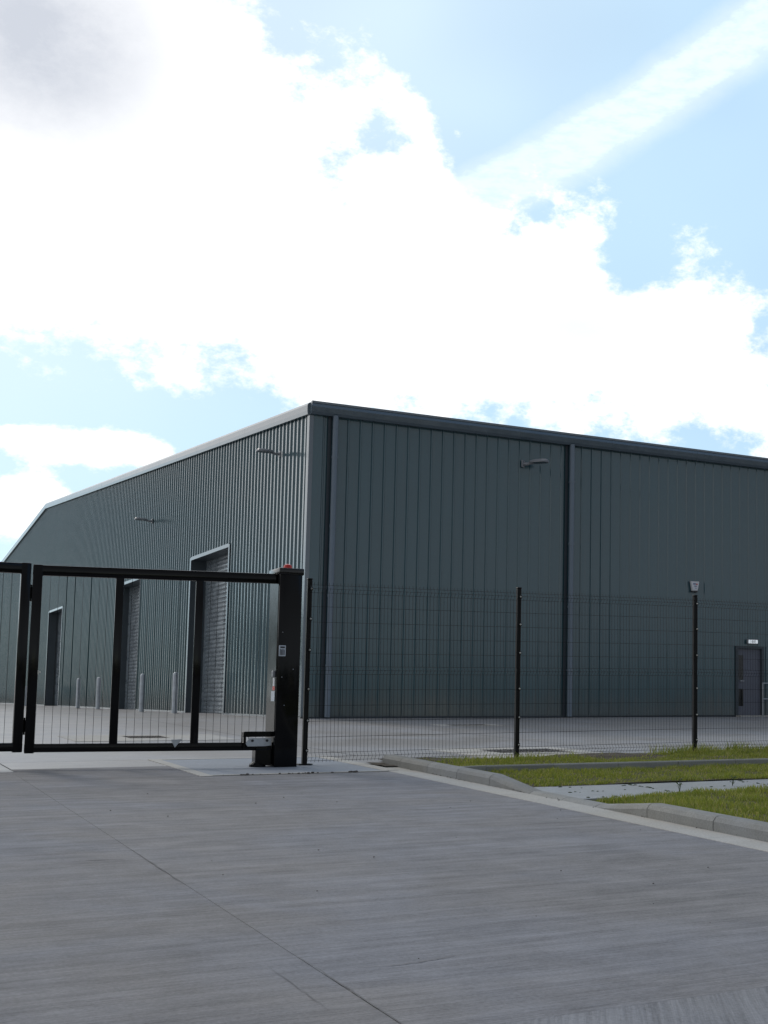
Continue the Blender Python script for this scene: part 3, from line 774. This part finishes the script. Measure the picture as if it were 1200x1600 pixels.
# ------------------------------------------------------------------ fence
FX0, SP = 5.25, 3.0
fn = thing('mesh_fence', 'black welded mesh fence with square posts along the grass bank', 'fence', (FX0, YF, .49))
def fz(x): return .49+min(1, max(0, (x-FX0)/6.1))*.062        # foot of the fence follows the bank
pm = MB().rbox(-.03, .03, -.03, .03, -.10, 2.365, .006, 1).mesh('post', 'blackfence')
capm = MB().rbox(-.033, .033, -.033, .033, 2.366, 2.385, .005, 1).mesh('post_cap', 'blackfence')
cm = MB().lathe([(.013, 0), (.013, .006), (.008, .012), (.002, .013)], sides=10).mesh('clip_bolt', 'bolt', True)
clm = MB().rbox(-.026, .026, -.006, .0, -.022, .022, .003, 1).mesh('clip', 'blackfence')
footm = MB().rbox(-.09, .09, -.07, .07, 0, .012, .003, 1).mesh('foot_plate', 'blackfence')
for k in range(6):
    x = FX0+SP*k
    p = link('post', pm, fn, (x-FX0, 0, fz(x)-.49))
    link('post_cap', capm, p)
    if k == 0: link('foot_plate', footm, p, (0, 0, .002))
    for z in (2.25, 1.86, 1.46, .96, .56, .18):
        c = link('clip', clm, p, (.012, -.0305, z))
        c2 = link('clip_bolt', cm, p, (.016, -.037, z)); c2.rotation_euler = (math.pi/2, 0, 0)
FOLD = (.05, 1.15, 2.20)
def wire(mb, a, b, w):
    a, b = Vector(a), Vector(b); t = (b-a).normalized(); e1 = (Vector((0, 1, 0)) if abs(t.y) < .9 else Vector((1, 0, 0))).cross(t).normalized()*w; e2 = t.cross(e1).normalized()*w
    n = len(mb.v)
    for p in (a, b): mb.v += [tuple(p+e1), tuple(p+e2), tuple(p-e1), tuple(p-e2)]
    mb.f += [(n+i, n+(i+1) % 4, n+4+(i+1) % 4, n+4+i) for i in range(4)]
def mesh_panel():
    mb = MB(); L = SP-.05; z0, z1 = .03, 2.335; R_ = .0022
    path_ = [(0, z0)]
    for f in FOLD: path_ += [(0, f), (-.045, f+.05), (0, f+.10)]
    path_.append((0, z1)); nW = int(L/.05)
    for i in range(nW+1):
        x = .025+L*i/nW
        for (a, za), (b, zb) in zip(path_[:-1], path_[1:]): wire(mb, (x, a-.036, za), (x, b-.036, zb), R_)
    zs = [(0, f) for f in FOLD]+[(-.045, f+.05) for f in FOLD]+[(0, f+.10) for f in FOLD]+[(0, .35), (0, .55), (0, .75), (0, .95), (0, 1.42), (0, 1.62), (0, 1.82), (0, 2.02)]
    for o, z in zs: wire(mb, (.02, o-.041, z), (SP-.02, o-.041, z), R_)
    return mb.mesh('mesh_panel', 'blackfence')
mp = mesh_panel()
for k in range(5):
    o = link('mesh_panel', mp, fn, (SP*k, 0, (fz(FX0+SP*k)+fz(FX0+SP*(k+1)))/2-.49)); o['kind'] = 'stuff'
    o.rotation_euler = (0, -math.atan((fz(FX0+SP*(k+1))-fz(FX0+SP*k))/SP), 0)
    if o.rotation_euler.y: o.location.z = fz(FX0+SP*k)-.49

# ------------------------------------------------------------------ gate pillar with the drive
GP = (4.785, 16.36, gh(16.4)+.012)
PW, PD, PH = .285, .44, 2.44
gpil = thing('gate_pillar', 'tall black square gate pillar with grey cap and red beacon', 'gate pillar', GP)
obj('column', MB().rbox(0, PW, 0, PD, -.02, PH, .012, 3), 'black', gpil, True)
obj('cover_plate', MB().rbox(-.006, .002, .035, PD-.03, .42, PH-.05, .002, 1), 'black', gpil)
obj('cap', MB().rbox(-.014, PW+.016, -.016, PD+.02, PH-.055, PH+.03, .014, 3), 'cap', gpil, True)
bc = obj('beacon', MB().lathe([(.052, PH+.03), (.052, PH+.055), (.046, PH+.075), (.02, PH+.088), (.004, PH+.09)], .12, .10, 18), 'red', gpil, True)
obj('beacon_base', MB().lathe([(.058, PH+.028), (.058, PH+.042), (.05, PH+.045)], .12, .10, 18), 'red', bc)
pl = obj('data_plate', MB().rbox(.012, .098, -.005, .001, 1.36, 1.495, .003, 1), 'paper', gpil)
pp_ = MB().box(.028, .085, -.0075, -.0052, 1.462, 1.482)
for i in range(4): pp_.box(.024+.0165*i, .033+.0165*i, -.0075, -.0052, 1.375, 1.45-.006*(i % 2))
obj('print', pp_, 'ink', pl)
sw = obj('release_box', MB().rbox(-.035, 0, .06, .13, 1.10, 1.18, .006, 1), 'grey', gpil)
obj('warning_label', MB().rbox(-.010, -.0065, .07, .14, .99, 1.09, .001, 1), 'white', gpil)
obj('warning_label', MB().rbox(-.010, -.0065, .055, .15, .935, .985, .001, 1), 'red', gpil)
obj('warning_label', MB().rbox(-.010, -.0065, .05, .20, .80, .925, .001, 1), 'paper', gpil)
br = obj('drive_arm', MB().rbox(-.36, .0, .10, .20, .36, .425, .006, 1), 'black', gpil)
obj('drive_plate', MB().prism([(-.31, .245), (-.335, .28), (-.29, .345), (-.02, .345), (-.02, .255), (-.10, .245)], 1, .085, .10), 'galv', br)
bo = MB()
for x in (-.255, -.075): bo.tube([(x, .07, .315), (x, .086, .315)], .016, 10)
obj('bolt', bo, 'ink', br)
obj('drive_arm_end', MB().rbox(-.36, -.33, .085, .21, .22, .36, .005, 1), 'black', br)
obj('pivot_block', MB().rbox(-.21, .0, .09, .25, .01, .215, .012, 2), 'black', gpil)
obj('pivot_top', MB().rbox(-.20, -.02, .095, .22, .212, .235, .006, 1), 'cap', gpil)
obj('floor_bearing', MB().lathe([(.10, -.01), (.10, .02), (.06, .05), (.05, .06)], -.16, .17, 16), 'black', gpil)
fixm = MB()
for x, z in ((.055, 1.66), (.06, 1.1), (.2, 1.2), (.10, .75)): fixm.tube([(x, -.003, z), (x, .004, z)], .007, 8)
obj('fixing', fixm, 'grey', gpil)

# ------------------------------------------------------------------ folding gate
gate = thing('folding_gate', 'black steel bifold gate with tall framed leaves closing the yard entrance', 'gate', (4.84, 16.50, gh(16.5)))
def gate_leaf(p0, p1, drop, stiles):
    d = Vector((p1[0]-p0[0], p1[1]-p0[1])); L = d.length
    lf = link('gate_leaf', None, gate, (p0[0]-4.84, p0[1]-16.50, drop), math.atan2(d.y, d.x))
    B, T, th = .19, 2.395, .07
    def rail(z0, z1, nm): obj(nm, MB().rbox(0, L, -th/2, th/2, z0, z1, .010, 2), 'black', lf, True)
    rail(T-.125, T, 'top_rail'); rail(B, B+.10, 'bottom_rail')
    xs_ = []
    for s in stiles:
        a, b = s*L-.047, s*L+.047
        if s == 0: a, b = 0.002, .108
        if s == 1: a, b = L-.108, L-.002
        obj('stile', MB().rbox(a, b, -th/2-.003, th/2+.003, B-.012 if s in (0, 1) else B+.09, T+.006 if s in (0, 1) else T-.115, .010, 2), 'black', lf, True); xs_.append((a, b))
    if stiles[0] > .1: xs_ = [(0, .02)]+xs_
    for (a0, a1), (b0, b1) in zip(xs_[:-1], xs_[1:]):
        mb = MB(); n = max(2, round((b0-a1)/.088))
        for i in range(1, n): wire(mb, (a1+(b0-a1)*i/n, .01, B+.09), (a1+(b0-a1)*i/n, .01, T-.115), .0022)
        tag(obj('infill_bars', mb, 'black', lf), kind='stuff')
    return lf, L
P0, P1 = (4.775, 16.48), (2.04, 17.02)
l1, L1 = gate_leaf(P0, P1, .012, (.327, .655, 1.0))
l2, L2 = gate_leaf((2.018, 17.02), (-.84, 16.90), .026, (0, .345, .672, 1.0))
for z in (.38, 1.95): obj('hinge', MB().tube([(-.012, -.045, z), (-.012, -.045, z+.20)], .016, 12).box(-.06, .04, -.048, -.036, z+.03, z+.17), 'black', l2, True)
obj('latch', MB().rbox(L1-.115, L1-.095, -.025, .03, 1.10, 1.15, .004, 1).tube([(L1-.12, 0, 1.13), (L1-.135, 0, 1.13)], .012, 8), 'bolt', l1)
ld = MB(); lx = .40*L1/1.0
ld.v = [(lx-.06, .045, .325), (lx+.06, .045, .315), (lx+.015, .045, .235), (lx-.06, .09, .335), (lx+.06, .09, .33), (lx+.015, .09, .235)]
ld.v = [(a, b, c) for a, b, c in ld.v]
ld.f = [(0, 1, 2), (5, 4, 3), (0, 3, 4, 1), (1, 4, 5, 2), (2, 5, 3, 0)]
obj('guide_plate', ld, 'galv', l1)
cpost = thing('catch_post', 'black steel post receiving the free end of the gate', 'post', (-.98, 16.88, gh(16.9)))
obj('column', MB().rbox(-.06, .06, -.06, .06, -.05, 2.42, .01, 2), 'black', cpost, True)
obj('cap', MB().rbox(-.066, .066, -.066, .066, 2.42, 2.435, .005, 1), 'black', cpost)

# ------------------------------------------------------------------ small things
def pebbles(name, spots, mat, label):
    mb = MB()
    for x, y, r in spots:
        bm = bmesh.new(); bmesh.ops.create_icosphere(bm, subdivisions=1, radius=r)
        for v in bm.verts: v.co = Vector((v.co.x*random.uniform(.8, 1.5), v.co.y*random.uniform(.8, 1.4), v.co.z*.6))+Vector((x, y, gh(y)+.008+r*.3))
        mb.frombm(bm)
    return tag(wobj(name, mb, mat), label, 'stones', kind='stuff')
sp = [(random.uniform(3.9, 5.7), random.uniform(15.28, 15.36), random.uniform(.005, .016)) for _ in range(9)]
for c in (4.15, 4.72, 4.9, 5.4): sp += [(c+random.gauss(0, .05), 15.32+random.gauss(0, .015), random.uniform(.006, .02)) for _ in range(5)]
sp += [(random.uniform(2, 5.8), random.uniform(5, 14), random.uniform(.003, .007)) for _ in range(26)]
sp += [(6.19+random.gauss(0, .015), random.uniform(8, 15.5), random.uniform(.003, .008)) for _ in range(40)]
pebbles('loose_stones', sp, 'iron', 'scattered dark grit on the concrete road and along the kerb')
def weed(x, y, h, label):
    t = thing('weed', label, 'plant', (x, y, gh(y)+.03), random.random()*6, 'weeds in the footpath joints')
    mb = MB(); lv = MB(); T = []
    for k in range(4):
        a = random.uniform(0, 6.28); l = h*random.uniform(.6, 1); tip = (math.cos(a)*l*.25, math.sin(a)*l*.25, l)
        mb.tube([(0, 0, 0), (tip[0]*.4, tip[1]*.4, l*.5), tip], [.003, .002, .001], 5)
        for j in range(7):
            f = random.uniform(.15, 1); b = random.uniform(0, 6.28); c = Vector(tip)*f; s = random.uniform(.02, .04)
            e = Vector((math.cos(b)*s, math.sin(b)*s, s*.5)); w = Vector((-math.sin(b)*s*.3, math.cos(b)*s*.3, 0))
            lv.quad(c, c+e*.5+w, c+e, c+e*.5-w)
    obj('stem', mb, 'weed', t); obj('leaves', lv, 'weed', t)
for (x, y, h, lb) in ((7.62, 11.55, .20, 'small upright weed at the near edge of the footpath, left one'), (8.62, 12.0, .15, 'small brown weed in the middle of the footpath, right one'),
                      (8.45, 10.3, .26, 'tall brown seeding weed in the near grass')):
    weed(x, y, h, lb)
mo = MB()
for _ in range(70):
    e = random.choice([(7.62, .02), (9.12, .02), (0, 0), (0, 0), (0, 0)])
    if e[0]: x, y = e[0]+random.gauss(0, .015), random.uniform(11.45, 12.6)
    else: x, y = random.uniform(6.4, 9.6), random.choice([12.02+random.gauss(0, .03), 12.45+random.gauss(0, .05), 11.45+random.gauss(0, .03)])
    r = random.uniform(.005, .02)
    bm = bmesh.new(); bmesh.ops.create_icosphere(bm, subdivisions=1, radius=r)
    for v in bm.verts: v.co = Vector((v.co.x*random.uniform(.8, 1.8), v.co.y, v.co.z*.45))+Vector((x, y, gh(y)+.028))
    mo.frombm(bm)
tag(wobj('moss', mo, 'weed'), 'dark moss tufts growing on the footpath', 'moss', kind='stuff')
